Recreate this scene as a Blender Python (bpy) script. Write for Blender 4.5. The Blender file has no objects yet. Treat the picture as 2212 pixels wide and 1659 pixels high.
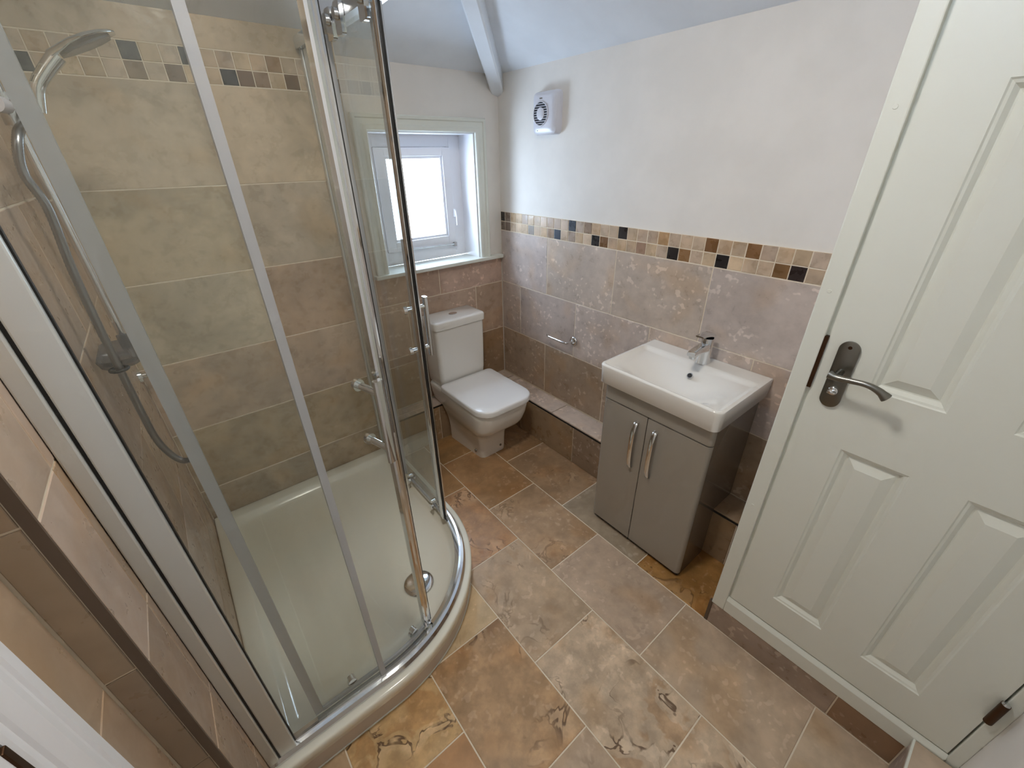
import bpy, bmesh, math, random
from mathutils import Vector, Matrix, Euler
random.seed(7)
SC = bpy.context.scene
COL = SC.collection
PI = math.pi

# ------------------------------------------------------------------ camera, world, lamps, exposure
CAM_POS = Vector((-1.6045, -2.0883, 1.5867))
YAW, PITCH, ROLL, FPX = .6737, .5016, -.0185, 892.77
_fw = Vector((math.sin(YAW)*math.cos(PITCH), math.cos(YAW)*math.cos(PITCH), -math.sin(PITCH)))
_rt = Vector((math.cos(YAW), -math.sin(YAW), 0)); _up = _rt.cross(_fw)
_r = math.cos(ROLL)*_rt + math.sin(ROLL)*_up
_u = -math.sin(ROLL)*_rt + math.cos(ROLL)*_up
cam = bpy.data.cameras.new('camera'); camo = bpy.data.objects.new('camera', cam); COL.objects.link(camo)
m = Matrix(((_r.x, _u.x, -_fw.x, CAM_POS.x), (_r.y, _u.y, -_fw.y, CAM_POS.y), (_r.z, _u.z, -_fw.z, CAM_POS.z), (0, 0, 0, 1)))
camo.matrix_world = m
cam.sensor_fit = 'HORIZONTAL'; cam.sensor_width = 36; cam.lens = FPX/2212*36; cam.clip_start = .01; cam.clip_end = 60
SC.camera = camo

w = bpy.data.worlds.new('world'); SC.world = w; w.use_nodes = True
bg = w.node_tree.nodes['Background']; bg.inputs[0].default_value = (.64, .79, 1, 1); bg.inputs[1].default_value = 23.0

LAMP_POS = (-1.24, -1.42)
LAMP_POWER = 11.2
lamp_l = bpy.data.lights.new('ceiling_lamp_light', 'AREA'); lamp_l.shape = 'DISK'; lamp_l.size = .20
lamp_l.energy = LAMP_POWER; lamp_l.color = (1, .94, .85)
lamp_o = bpy.data.objects.new('ceiling_lamp_light', lamp_l); COL.objects.link(lamp_o)
lamp_o.location = (LAMP_POS[0], LAMP_POS[1], 2.36)

portal = bpy.data.lights.new('window_portal', 'AREA'); portal.shape = 'RECTANGLE'; portal.size = .62; portal.size_y = .70
po = bpy.data.objects.new('window_portal', portal); COL.objects.link(po)
po.location = (-.4525, .20, 1.38); po.rotation_euler = (-PI/2, 0, 0); portal.cycles.is_portal = True

SC.view_settings.view_transform = 'Standard'; SC.view_settings.look = 'None'
SC.view_settings.gamma = 1; SC.view_settings.use_curve_mapping = False
SC.view_settings.exposure = 0.06
SC.cycles.use_denoising = True
SC.cycles.max_bounces = 9; SC.cycles.diffuse_bounces = 5; SC.cycles.glossy_bounces = 4
SC.cycles.transparent_max_bounces = 20; SC.cycles.use_adaptive_sampling = True; SC.cycles.adaptive_threshold = .10; SC.cycles.adaptive_min_samples = 12; SC.cycles.sample_clamp_indirect = 4
SC.cycles.caustics_reflective = False; SC.cycles.caustics_refractive = False

# ------------------------------------------------------------------ materials
def s2l(c):
    return tuple((v/255/12.92 if v/255 <= .04045 else ((v/255+.055)/1.055)**2.4) for v in c)
class NT:
    def __init__(self, name):
        self.m = bpy.data.materials.new(name); self.m.use_nodes = True
        self.t = self.m.node_tree; self.b = self.t.nodes['Principled BSDF']
        self.out = [n for n in self.t.nodes if n.type == 'OUTPUT_MATERIAL'][0]
    def n(self, typ, **kw):
        x = self.t.nodes.new(typ)
        for k, v in kw.items(): setattr(x, k, v)
        return x
    def l(self, a, b): self.t.links.new(a, b)
    def setin(self, node, idx, v):
        if hasattr(v, 'is_linked') or hasattr(v, 'links'): self.l(v, node.inputs[idx])
        else: node.inputs[idx].default_value = v
    def noise(self, vec, scale, detail=4, rough=.55, dist=0):
        x = self.n('ShaderNodeTexNoise'); self.l(vec, x.inputs['Vector'])
        x.inputs['Scale'].default_value = scale; x.inputs['Detail'].default_value = detail
        x.inputs['Roughness'].default_value = rough; x.inputs['Distortion'].default_value = dist
        return x.outputs[0]
    def ramp(self, fac, a, b, lo=0, hi=1):
        x = self.n('ShaderNodeMapRange', interpolation_type='SMOOTHSTEP'); self.l(fac, x.inputs[0])
        for i, v in enumerate((a, b, lo, hi)): x.inputs[i+1].default_value = v
        return x.outputs[0]
    def math(self, op, a, b=0.0):
        x = self.n('ShaderNodeMath', operation=op); self.setin(x, 0, a); self.setin(x, 1, b); return x.outputs[0]
    def mix(self, fac, a, b, blend='MIX'):
        x = self.n('ShaderNodeMix', data_type='RGBA', blend_type=blend)
        self.setin(x, 0, fac); self.setin(x, 6, a); self.setin(x, 7, b); return x.outputs[2]
    def bump(self, h, strength=.1, dist=.002):
        x = self.n('ShaderNodeBump'); self.l(h, x.inputs['Height']); x.inputs['Strength'].default_value = strength
        x.inputs['Distance'].default_value = dist; self.l(x.outputs[0], self.b.inputs['Normal'])
def rgb(c): return (*s2l(c), 1)

def plain(name, c, rough=.5, metal=0, coat=0, spec=.5, mottling=0, bump=0, bscale=120):
    t = NT(name); t.b.inputs['Base Color'].default_value = rgb(c)
    t.b.inputs['Roughness'].default_value = rough; t.b.inputs['Metallic'].default_value = metal
    t.b.inputs['Coat Weight'].default_value = coat; t.b.inputs['Coat Roughness'].default_value = .05
    t.b.inputs['Specular IOR Level'].default_value = spec
    tc = t.n('ShaderNodeTexCoord').outputs['Object']
    if mottling:
        nz = t.noise(tc, 4, 4)
        d = tuple(max(0, v-mottling) for v in c); l2 = tuple(min(255, v+mottling) for v in c)
        t.l(t.mix(t.ramp(nz, .35, .65), rgb(d), rgb(l2)), t.b.inputs['Base Color'])
    if bump: t.bump(t.noise(tc, bscale, 3), bump, .002)
    return t.m

def travertine(name, fleck=.5, rough=.35, lum=.16, grain=.06, bump=.10, veins=False):
    """stone tile: tone from the object's own colour, alpha of that colour = how strongly veined the tile is"""
    t = NT(name)
    tc = t.n('ShaderNodeTexCoord').outputs['Object']; oi = t.n('ShaderNodeObjectInfo')
    off = t.n('ShaderNodeVectorMath', operation='SCALE'); off.inputs[0].default_value = (17.3, 31.7, 23.1); t.l(oi.outputs['Random'], off.inputs['Scale'])
    ad = t.n('ShaderNodeVectorMath', operation='ADD'); t.l(tc, ad.inputs[0]); t.l(off.outputs[0], ad.inputs[1]); p = ad.outputs[0]
    base = oi.outputs['Color']
    big = t.noise(p, 4.2, 3, .6, .5); fine = t.noise(p, 22, 3, .62)
    val = t.ramp(big, .32, .68, 1-lum, 1+lum)
    val = t.math('MULTIPLY', val, t.ramp(fine, .3, .7, 1-grain, 1+grain))
    vv = t.n('ShaderNodeVectorMath', operation='SCALE'); t.l(base, vv.inputs[0]); t.l(val, vv.inputs['Scale'])
    col = vv.outputs[0]
    warm = t.noise(p, 5.5, 1, .5, .3)
    wm = t.n('ShaderNodeVectorMath', operation='MULTIPLY'); t.l(col, wm.inputs[0]); wm.inputs[1].default_value = (1.03, .93, .80)
    col = t.mix(t.ramp(warm, .5, .72, 0, .8), col, wm.outputs[0])
    # pale flecks
    fl = t.math('MULTIPLY', t.ramp(t.noise(p, 40, 1, .5), .59, .67), t.ramp(t.noise(p, 7, 0), .42, .62))
    lt = t.n('ShaderNodeVectorMath', operation='MULTIPLY_ADD'); t.l(col, lt.inputs[0]); lt.inputs[1].default_value = (1.15, 1.14, 1.13); lt.inputs[2].default_value = (.11, .105, .10)
    col = t.mix(t.math('MULTIPLY', fl, fleck), col, lt.outputs[0])
    if veins:
        # veins: outlined islands confined to blotches
        n1 = t.noise(p, 9.0, 3, .58, .7)
        blob = t.ramp(t.noise(p, 3.8, 2, .5), .47, .56)
        amt = t.math('MULTIPLY', blob, oi.outputs['Alpha'])
        isl = t.ramp(n1, .545, .56)
        pale = t.n('ShaderNodeVectorMath', operation='MULTIPLY_ADD'); t.l(col, pale.inputs[0]); pale.inputs[1].default_value = (1.05, 1.06, 1.08); pale.inputs[2].default_value = (.085, .08, .065)
        col = t.mix(t.math('MULTIPLY', isl, amt), col, pale.outputs[0])
        dark = t.n('ShaderNodeVectorMath', operation='MULTIPLY'); t.l(col, dark.inputs[0]); dark.inputs[1].default_value = (.80, .66, .52)
        col = t.mix(t.math('MULTIPLY', t.math('MULTIPLY', t.ramp(n1, .40, .46, 1, 0), amt), .7), col, dark.outputs[0])
        d = t.math('ABSOLUTE', t.math('SUBTRACT', n1, .55))
        line = t.ramp(d, .009, .026, 1, 0)
        line = t.math('MULTIPLY', line, t.ramp(t.noise(p, 13, 3), .38, .50))
        col = t.mix(t.math('MULTIPLY', t.math('MULTIPLY', line, amt), .85), col, (.085, .038, .014, 1))
        mott = t.ramp(t.noise(p, 17, 4, .65), .38, .64, .86, 1.11)
        mo = t.n('ShaderNodeVectorMath', operation='SCALE'); t.l(col, mo.inputs[0]); t.l(mott, mo.inputs['Scale'])
        col = t.mix(oi.outputs['Alpha'], col, mo.outputs[0])
    t.l(col, t.b.inputs['Base Color'])
    t.b.inputs['Roughness'].default_value = rough; t.b.inputs['Specular IOR Level'].default_value = .42
    t.l(t.ramp(fine, .3, .7, rough-.08, rough+.14), t.b.inputs['Roughness'])
    if bump > .03: t.bump(t.noise(p, 55, 1), bump, .0015)
    return t.m

def glass(name, tint, refl=1.0, haze=0.0, hazecol=(.8, .83, .78, 1)):
    t = NT(name); t.t.nodes.remove(t.b)
    tr = t.n('ShaderNodeBsdfTransparent'); tr.inputs[0].default_value = (*tint, 1)
    gl = t.n('ShaderNodeBsdfGlossy'); gl.inputs['Roughness'].default_value = .015; gl.inputs[0].default_value = (.95, .97, .96, 1)
    lw = t.n('ShaderNodeLayerWeight'); lw.inputs[0].default_value = .5
    fr = t.math('MULTIPLY_ADD', t.math('POWER', lw.outputs['Facing'], 5.0), .96); fr.node.inputs[2].default_value = .04
    mx = t.n('ShaderNodeMixShader'); t.l(t.math('MULTIPLY', fr, refl), mx.inputs[0]); t.l(tr.outputs[0], mx.inputs[1]); t.l(gl.outputs[0], mx.inputs[2])
    sh = mx.outputs[0]
    if haze:
        tc = t.n('ShaderNodeTexCoord').outputs['Object']
        mp = t.n('ShaderNodeMapping'); t.l(tc, mp.inputs[0]); mp.inputs['Scale'].default_value = (14, 14, 1.4)
        nz = t.noise(mp.outputs[0], 1, 3, .5, .4)
        df = t.n('ShaderNodeBsdfDiffuse'); df.inputs[0].default_value = hazecol
        m2 = t.n('ShaderNodeMixShader'); t.l(t.ramp(nz, .45, .75, haze*.35, haze), m2.inputs[0]); t.l(sh, m2.inputs[1]); t.l(df.outputs[0], m2.inputs[2]); sh = m2.outputs[0]
    t.l(sh, t.out.inputs[0]); return t.m

def soft_plastic(name, c, alpha):
    t = NT(name); t.b.inputs['Base Color'].default_value = rgb(c); t.b.inputs['Roughness'].default_value = .3
    tr = t.n('ShaderNodeBsdfTransparent'); mx = t.n('ShaderNodeMixShader'); mx.inputs[0].default_value = alpha
    t.l(tr.outputs[0], mx.inputs[1]); t.l(t.b.outputs[0], mx.inputs[2]); t.l(mx.outputs[0], t.out.inputs[0]); return t.m

M = {}
M['paint'] = plain('wall_paint', (229, 225, 219), .75, bump=.05, bscale=60, mottling=3)
M['ceil'] = plain('ceiling_paint', (232, 237, 243), .8, bump=.05, bscale=50, mottling=3)
M['gloss'] = plain('white_gloss_paint', (224, 227, 219), .33, bump=.02, bscale=35)
M['window_white'] = plain('white_window_paint', (240, 241, 246), .3)
M['grout'] = plain('grout', (226, 214, 194), .9, mottling=6)
M['floor'] = travertine('floor_travertine', .5, .36, .14, .08, .10, True)
M['wall'] = travertine('wall_travertine', .95, .34, .10, .07)
M['show'] = travertine('shower_travertine', .15, .30, .17, .05, .05)
M['side'] = travertine('side_wall_travertine', 0, .34, .10, .02, .015)
M['mosaic'] = travertine('mosaic_stone', .3, .3, .16, .10)
M['chrome'] = plain('chrome', (226, 228, 230), .09, 1)
M['chrome_soft'] = plain('satin_aluminium', (205, 208, 210), .22, 1)
M['profile'] = plain('brushed_silver_profile', (222, 226, 226), .34, .55)
M['nickel'] = plain('satin_nickel', (128, 126, 120), .30, 1)
M['iron'] = plain('dark_hinge_metal', (84, 62, 46), .45, 1)
M['ceramic'] = plain('white_ceramic', (234, 232, 227), .10, coat=.4, spec=.5)
M['seat'] = plain('toilet_seat_plastic', (238, 238, 238), .22)
M['acrylic'] = plain('tray_acrylic', (236, 235, 222), .13, coat=.3)
M['panel_white'] = plain('tray_riser_panel', (203, 192, 180), .35)
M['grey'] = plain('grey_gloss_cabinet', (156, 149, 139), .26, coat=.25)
M['grey_dark'] = plain('grey_cabinet_side', (106, 98, 90), .22, coat=.3)  # darker copy of the cabinet grey, shaded side put into the colour
M['black'] = plain('black_rubber', (14, 14, 15), .5)
M['darkgap'] = plain('dark_gap', (40, 34, 28), .8)
M['fan'] = plain('fan_plastic', (214, 214, 222), .28)
M['fan_dark'] = plain('fan_recess', (26, 29, 40), .6)
M['glass'] = glass('shower_glass', (.980, .990, .980), .8, .035)
M['pane'] = glass('window_glass', (.97, .98, .98), 1.0)
M['seal'] = soft_plastic('clear_seal', (200, 203, 208), .66)
M['dish'] = soft_plastic('smoky_plastic', (92, 92, 96), .5)
M['hose'] = plain('hose_metal', (150, 150, 150), .28, 1)
M['lamp'] = NT('lamp_diffuser').m
_l = M['lamp'].node_tree.nodes['Principled BSDF']; _l.inputs['Emission Color'].default_value = (1, .94, .85, 1); _l.inputs['Emission Strength'].default_value = 1.5
M['trimstone'] = plain('brown_edge_trim', (98, 82, 68), .45, mottling=5)

# ------------------------------------------------------------------ mesh helpers
def mk(name, verts, faces, mat, parent=None, smooth=None, bevel=None, seg=2, loc=None):
    me = bpy.data.meshes.new(name); me.from_pydata([tuple(v) for v in verts], [], faces)
    bm = bmesh.new(); bm.from_mesh(me); bmesh.ops.remove_doubles(bm, verts=bm.verts, dist=1e-6)
    bmesh.ops.recalc_face_normals(bm, faces=bm.faces)
    if bevel:
        bmesh.ops.bevel(bm, geom=[e for e in bm.edges if len(e.link_faces) == 2 and e.calc_face_angle(0) > .5], offset=bevel, segments=seg, affect='EDGES', profile=.5, clamp_overlap=True)
    bm.to_mesh(me); bm.free()
    if smooth is not None:
        me.polygons.foreach_set('use_smooth', [True]*len(me.polygons)); me.set_sharp_from_angle(angle=math.radians(smooth))
    me.materials.append(M[mat] if isinstance(mat, str) else mat)
    o = bpy.data.objects.new(name, me); COL.objects.link(o)
    if loc: o.location = loc
    if parent: o.parent = parent
    return o
class G:
    """geometry collector"""
    def __init__(s): s.v = []; s.f = []
    def add(s, v, f):
        b = len(s.v); s.v += [tuple(x) for x in v]; s.f += [[i+b for i in q] for q in f]; return s
    def box(s, x0, x1, y0, y1, z0, z1):
        v = [(x, y, z) for z in (z0, z1) for y in (y0, y1) for x in (x0, x1)]
        return s.add(v, [(0, 2, 3, 1), (4, 5, 7, 6), (0, 1, 5, 4), (2, 6, 7, 3), (0, 4, 6, 2), (1, 3, 7, 5)])
    def prism(s, poly, axis, a, b):
        """poly in the other two axes (order: cyclic after axis) extruded from a to b"""
        def P(p, t):
            return {'x': (t, p[0], p[1]), 'y': (p[0], t, p[1]), 'z': (p[0], p[1], t)}[axis]
        n = len(poly); v = [P(p, a) for p in poly]+[P(p, b) for p in poly]
        f = [tuple(range(n))[::-1], tuple(range(n, 2*n))]+[(i, (i+1) % n, n+(i+1) % n, n+i) for i in range(n)]
        return s.add(v, f)
    def rings(s, rings, cap0=True, cap1=True, closed=True):
        n = len(rings[0]); v = [p for r in rings for p in r]; f = []
        for k in range(len(rings)-1):
            for i in range(n if closed else n-1):
                j = (i+1) % n; f.append((k*n+i, k*n+j, (k+1)*n+j, (k+1)*n+i))
        if cap0: f.append(tuple(range(n))[::-1])
        if cap1: f.append(tuple(range((len(rings)-1)*n, len(rings)*n)))
        return s.add(v, f)
    def cyl(s, p0, p1, r0, r1=None, n=20):
        r1 = r0 if r1 is None else r1
        p0, p1 = Vector(p0), Vector(p1); d = (p1-p0).normalized()
        a = d.orthogonal().normalized(); b = d.cross(a)
        ring = lambda p, r: [p+a*(r*math.cos(2*PI*i/n))+b*(r*math.sin(2*PI*i/n)) for i in range(n)]
        return s.rings([ring(p0, r0), ring(p1, r1)])
    def tube(s, pts, r, n=12, wave=0, rr=None):
        pts = [Vector(p) for p in pts]; out = []; a = None
        for i, p in enumerate(pts):
            d = (pts[min(i+1, len(pts)-1)]-pts[max(i-1, 0)]).normalized()
            a = d.orthogonal().normalized() if a is None else (a-d*a.dot(d)).normalized()
            b = d.cross(a); q = (rr[i] if rr else r)*(1+(wave if i % 2 else 0))
            out.append([p+a*(q*math.cos(2*PI*k/n))+b*(q*math.sin(2*PI*k/n)) for k in range(n)])
        return s.rings(out)
    def obj(s, name, mat, parent=None, **kw): return mk(name, s.v, s.f, mat, parent, **kw)
def box(name, x0, x1, y0, y1, z0, z1, mat, parent=None, **kw): return G().box(x0, x1, y0, y1, z0, z1).obj(name, mat, parent, **kw)
def empty(name, loc=(0, 0, 0)):
    o = bpy.data.objects.new(name, None); o.empty_display_size = .05; COL.objects.link(o); o.location = loc
    return o
class Thing:
    """an Empty whose parts are built in world coordinates and parented without moving"""
    def __init__(s, name, loc): s.o = empty(name, loc); s.inv = Matrix.Translation(Vector(loc)).inverted()
def part(parent, o):
    """parent o (built in world coordinates) to parent keeping its place"""
    bpy.context.view_layer.update()
    o.parent = parent; o.matrix_parent_inverse = parent.matrix_world.inverted(); return o
def tag(o, label=None, cat=None, group=None, kind=None):
    if label: o['label'] = label
    if cat: o['category'] = cat
    if group: o['group'] = group
    if kind: o['kind'] = kind
    return o
def catmull(pts, n=8):
    P = [Vector(p) for p in pts]; P = [P[0]*2-P[1]]+P+[P[-1]*2-P[-2]]; out = []
    for i in range(1, len(P)-2):
        for k in range(n):
            t = k/n; a, b, c, d = P[i-1], P[i], P[i+1], P[i+2]
            out.append(.5*((2*b)+(c-a)*t+(2*a-5*b+4*c-d)*t*t+(3*b-a-3*c+d)*t**3))
    return out+[P[-2]]
def rrect(x0, x1, y0, y1, rs, n=6):
    """rounded rectangle, radii for corners (x0,y0),(x1,y0),(x1,y1),(x0,y1); counter-clockwise"""
    out = []
    for (cx, cy, sx, sy, a0), r in zip(((x0, y0, 1, 1, PI), (x1, y0, -1, 1, 1.5*PI), (x1, y1, -1, -1, 0), (x0, y1, 1, -1, .5*PI)), rs):
        r = max(r, 1e-4)
        for k in range(n+1):
            a = a0+k/n*PI/2; out.append((cx+sx*r+r*math.cos(a), cy+sy*r+r*math.sin(a)))
    return out

_tile_cache = {}
def tile(parent, name, origin, U, V, N, wdt, hgt, mat, color, vein=0.0, thick=.006, ch=.0012, jit=.0004):
    """one stone tile; origin = lower left corner on the tile FACE plane; U,V in-plane unit vectors, N outward normal"""
    key = (round(wdt, 4), round(hgt, 4), mat, thick)
    me = _tile_cache.get(key)
    if me is None:
        a, b, c = wdt/2, hgt/2, ch
        v = [(-a, -b, -thick), (a, -b, -thick), (a, b, -thick), (-a, b, -thick),
             (-a, -b, -c), (a, -b, -c), (a, b, -c), (-a, b, -c),
             (-a+c, -b+c, 0), (a-c, -b+c, 0), (a-c, b-c, 0), (-a+c, b-c, 0)]
        f = [(3, 2, 1, 0), (8, 9, 10, 11)]
        for i in range(4):
            j = (i+1) % 4; f += [(i, j, 4+j, 4+i), (4+i, 4+j, 8+j, 8+i)]
        me = bpy.data.meshes.new(name); me.from_pydata(v, [], f); me.materials.append(M[mat]); _tile_cache[key] = me
    o = bpy.data.objects.new(name, me); COL.objects.link(o)
    U, V, N = Vector(U), Vector(V), Vector(N)
    c = Vector(origin)+U*(wdt/2)+V*(hgt/2)+N*random.uniform(-jit, jit)
    o.matrix_world = Matrix(((U.x, V.x, N.x, c.x), (U.y, V.y, N.y, c.y), (U.z, V.z, N.z, c.z), (0, 0, 0, 1)))
    k = random.uniform(.97, 1.03)
    lc = s2l(color); o.color = (lc[0]*k, lc[1]*k, lc[2]*k, vein)
    if parent: o.parent = parent
    return o
GAP = .0040
def vary(c, d=8, w=4):
    b = random.uniform(-d, d); k = random.uniform(-w, w)
    return (c[0]+b+k*.3, c[1]+b, c[2]+b-k)
def courses(parent, name, O, U, V, N, u0, u1, rows, mat, tone, pitch=.46, thick=.006, vein=0.0, skip=None, minw=.02, over=None):
    """rows: (v0, v1, first joint). tiles in running bond between u0 and u1 (coordinates along U from O)"""
    O = Vector(O); U_ = Vector(U); V_ = Vector(V)
    for ri, (v0, v1, j) in enumerate(rows):
        k = math.floor((u0-j)/pitch); us = [u0]; x = j+k*pitch
        while x < u1:
            if x > u0+minw and x < u1-minw: us.append(x)
            x += pitch
        us.append(u1)
        for a, b in zip(us[:-1], us[1:]):
            pieces = [(a, b, v0, v1)]
            if skip:
                s0, s1, t0, t1 = skip
                if a < s1 and b > s0 and v0 < t1 and v1 > t0:
                    pieces = []
                    if a < s0-minw: pieces.append((a, s0, v0, v1))
                    if b > s1+minw: pieces.append((s1, b, v0, v1))
                    aa, bb = max(a, s0), min(b, s1)
                    if v0 < t0-minw: pieces.append((aa, bb, v0, t0))
                    if v1 > t1+minw: pieces.append((aa, bb, t1, v1))
            for (pa, pb, q0, q1) in pieces:
                c = vary(tone) if over is None else over(ri, (pa+pb)/2, (q0+q1)/2, tone)
                tile(parent, name, O+U_*(pa+GAP/2)+V_*(q0+GAP/2), U, V, N, pb-pa-GAP, q1-q0-GAP, mat, c, vein, thick)

# ------------------------------------------------------------------ dimensions of the room
XL, XN = -1.83, -1.885          # shower side wall, wall beside the entry
YS, YE, YF = -.1032, -1.44, -2.45  # shower back wall, end of shower side wall, wall behind the camera
G0 = -.4287                     # face of the cupboard door wall
XB, HB = -.1384, .2583          # boxing depth, height
DY0 = -1.797                    # edge of cupboard wall
ZM0, ZM1, ZM2 = 1.2052, 1.2557, 1.3088
SM0, SM1, SM2 = 1.821, 1.8695, 1.919
P = .308
ZC, SL = 1.966, .40             # eaves height and slope of the ceiling
STRUCT = dict(kind='structure')
X, Y, Z = (1, 0, 0), (0, 1, 0), (0, 0, 1)
nX, nY, nZ = (-1, 0, 0), (0, -1, 0), (0, 0, -1)

# ------------------------------------------------------------------ floor
floor = tag(box('floor', XN-.35, .1, YF-.1, .1, -.10, -.0012, 'grout'), 'brown and beige travertine tiled bathroom floor laid in running bond', None, None, 'structure')
strips = [  # x right edge, first joint, {joint index from first: (colour, vein)}
    (-.1207, -1.0128, {}), (G0, -1.2528, {}), (G0-P, -1.0293, {}), (G0-2*P, -1.2733, {}), (G0-3*P, -1.498, {}), (G0-4*P, -1.27, {})]
FT = {  # (strip, row number counted from the window wall towards the camera): colour, vein
    (0, -1): ((150, 120, 92), .3), (0, 0): ((158, 132, 108), .45), (0, 1): ((156, 142, 126), .05), (0, 2): ((150, 112, 68), .75), (0, 3): ((150, 132, 112), .2),
    (1, -2): ((160, 126, 90), .1), (1, -1): ((166, 132, 100), .1), (1, 0): ((170, 144, 120), .45), (1, 1): ((182, 162, 146), .15), (1, 2): ((176, 157, 140), .08), (1, 3): ((184, 166, 148), .1),
    (2, -1): ((160, 126, 92), .1), (2, 0): ((182, 144, 112), .8), (2, 1): ((176, 155, 134), .4), (2, 2): ((190, 170, 150), 1), (2, 3): ((192, 172, 152), .8),
    (3, -1): ((178, 156, 130), .1), (3, 0): ((190, 168, 138), .15), (3, 1): ((166, 136, 106), .95), (3, 2): ((178, 158, 140), .4),
    (4, -1): ((170, 140, 100), .3), (4, 0): ((186, 156, 116), 1), (4, 1): ((166, 126, 90), .3), (4, 2): ((176, 150, 120), .4),
}
for si, (xr, j0, _) in enumerate(strips):
    xl = max(xr-P, XN); xe = min(xr, 0)
    if xe-xl < .02: continue
    for k in range(-3, 5):
        y1 = min(j0-(k-1)*.46, 0); y0 = max(j0-k*.46, YF)
        if y1-y0 < .03: continue
        c, vn = FT.get((si, k), (vary((168, 146, 122)), .3))
        c = (c[0]+9, c[1]+6, c[2]-1)
        tile(floor, 'floor_tile', (xl+GAP/2, y0+GAP/2, 0), X, Y, Z, xe-xl-GAP, y1-y0-GAP, 'floor', c, vn, thick=.008, jit=.0003)

# ------------------------------------------------------------------ fan wall (right)
wr = tag(box('wall_right', .008, .12, YF, .30, -.1, 2.7, 'paint'), 'white wall with half height beige stone tiles and a mosaic border', None, None, 'structure')
part(wr, box('grout', .0014, .0085, -1.84, 0.0, 0, ZM2-.0015, 'grout'))
WT = (184, 166, 153)
courses(wr, 'wall_tile', (0, 0, 0), nY, Z, nX, 0, 1.84, [(ZM0-P, ZM0, .8671), (ZM0-2*P, ZM0-P, .8671-.69), (HB+.004, ZM0-2*P, .8671), ], 'wall', WT,
        over=lambda r, u, v, t: vary([(192, 178, 167), (188, 174, 164), (164, 144, 124)][r], 5, 4))
courses(wr, 'wall_tile', (0, 0, 0), nY, Z, nX, 1.60, 1.84, [(0, HB+.004, .2)], 'wall', (160, 138, 116))
def mosaic(parent, O, U, N, rows, joints, special, mat='mosaic', tone=(190, 168, 144)):
    O = Vector(O); U_ = Vector(U)
    for r, (z0, z1) in enumerate(rows):
        for i in range(len(joints)-1):
            a, b = joints[i], joints[i+1]
            if b-a < .012: continue
            c = special.get((r, i)) or vary(tone, 9, 6)
            tile(parent, 'mosaic_tile', O+U_*(a+.0016)+Vector((0, 0, z0+.0016)), U, Z, N, b-a-.0032, z1-z0-.0032, mat, c, 0, jit=.0006)
DK, DB, BR, BM, GB = (42, 36, 34), (52, 56, 66), (128, 94, 62), (158, 124, 92), (122, 108, 96)
jt = [0]+[.0405+.0515*k for k in range(0, 35)]
sp = {(1, 0): DK, (1, 1): GB, (1, 11): DB, (1, 13): (140, 118, 98), (1, 17): DK, (1, 21): (186, 156, 122), (1, 25): BR, (1, 28): BR,
      (0, 0): GB, (0, 1): (130, 112, 98), (0, 5): (150, 140, 130), (0, 8): (160, 138, 118), (0, 9): (44, 52, 66), (0, 11): (160, 142, 126), (0, 14): DK,
      (0, 15): BR, (0, 19): (152, 124, 104), (0, 22): DK, (0, 23): (140, 106, 72), (0, 26): (36, 32, 32), (0, 30): (118, 88, 56), (0, 31): (50, 40, 38)}
mosaic(wr, (0, 0, 0), nY, nX, [(ZM0, ZM1), (ZM1, ZM2)], jt, sp)

# low tiled boxing along the fan wall and the window wall
bx = tag(box('trim_1', XB+.0028, .0, -1.84, YS-.001, 0, HB-.012, 'grout'), 'low tiled boxing with pale ledge along the fan wall', None, None, 'structure')
courses(bx, 'front_tile', (XB, 0, 0), nY, Z, nX, -YS+.004, 1.84, [(.0, HB-.0155, .338)], 'wall', (152, 130, 106), over=lambda r, u, v, t: vary((152, 130, 106), 6, 4))
part(bx, box('edge_strip', XB+.0005, XB+.010, -1.84, YS-.004, HB-.0175, HB-.0080, 'black'))  # black strip drawing the dark line below the ledge
courses(bx, 'ledge_tile', (XB+.001, 0, HB), nY, X, Z, -YS+.004, 1.84, [(0, -XB-.001, .62)], 'wall', (200, 182, 166), thick=.008, over=lambda r, u, v, t: vary((206, 188, 172), 5, 3) if u < 1.4 else (160, 138, 114))  # ledge past the vanity browner: cabinet shade put into the tile colour
bw = tag(box('trim_2', -.8635, 0, YS+.0028, 0, 0, HB-.012, 'grout'), 'low tiled boxing behind the toilet under the window', None, None, 'structure')
courses(bw, 'front_tile', (0, YS, 0), X, Z, nY, -.8635, XB-.002, [(.0, HB-.0155, -.60)], 'wall', (156, 132, 104), over=lambda r, u, v, t: vary((156, 132, 104), 6, 4))
part(bw, box('edge_strip', -.8635, XB-.004, YS+.0005, YS+.010, HB-.0175, HB-.0080, 'black'))  # same black strip below this ledge
courses(bw, 'ledge_tile', (0, YS+.001, HB), X, Y, Z, -.8635, 0, [(0, -YS-.001, -.40)], 'wall', (200, 182, 166), thick=.008)

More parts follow.
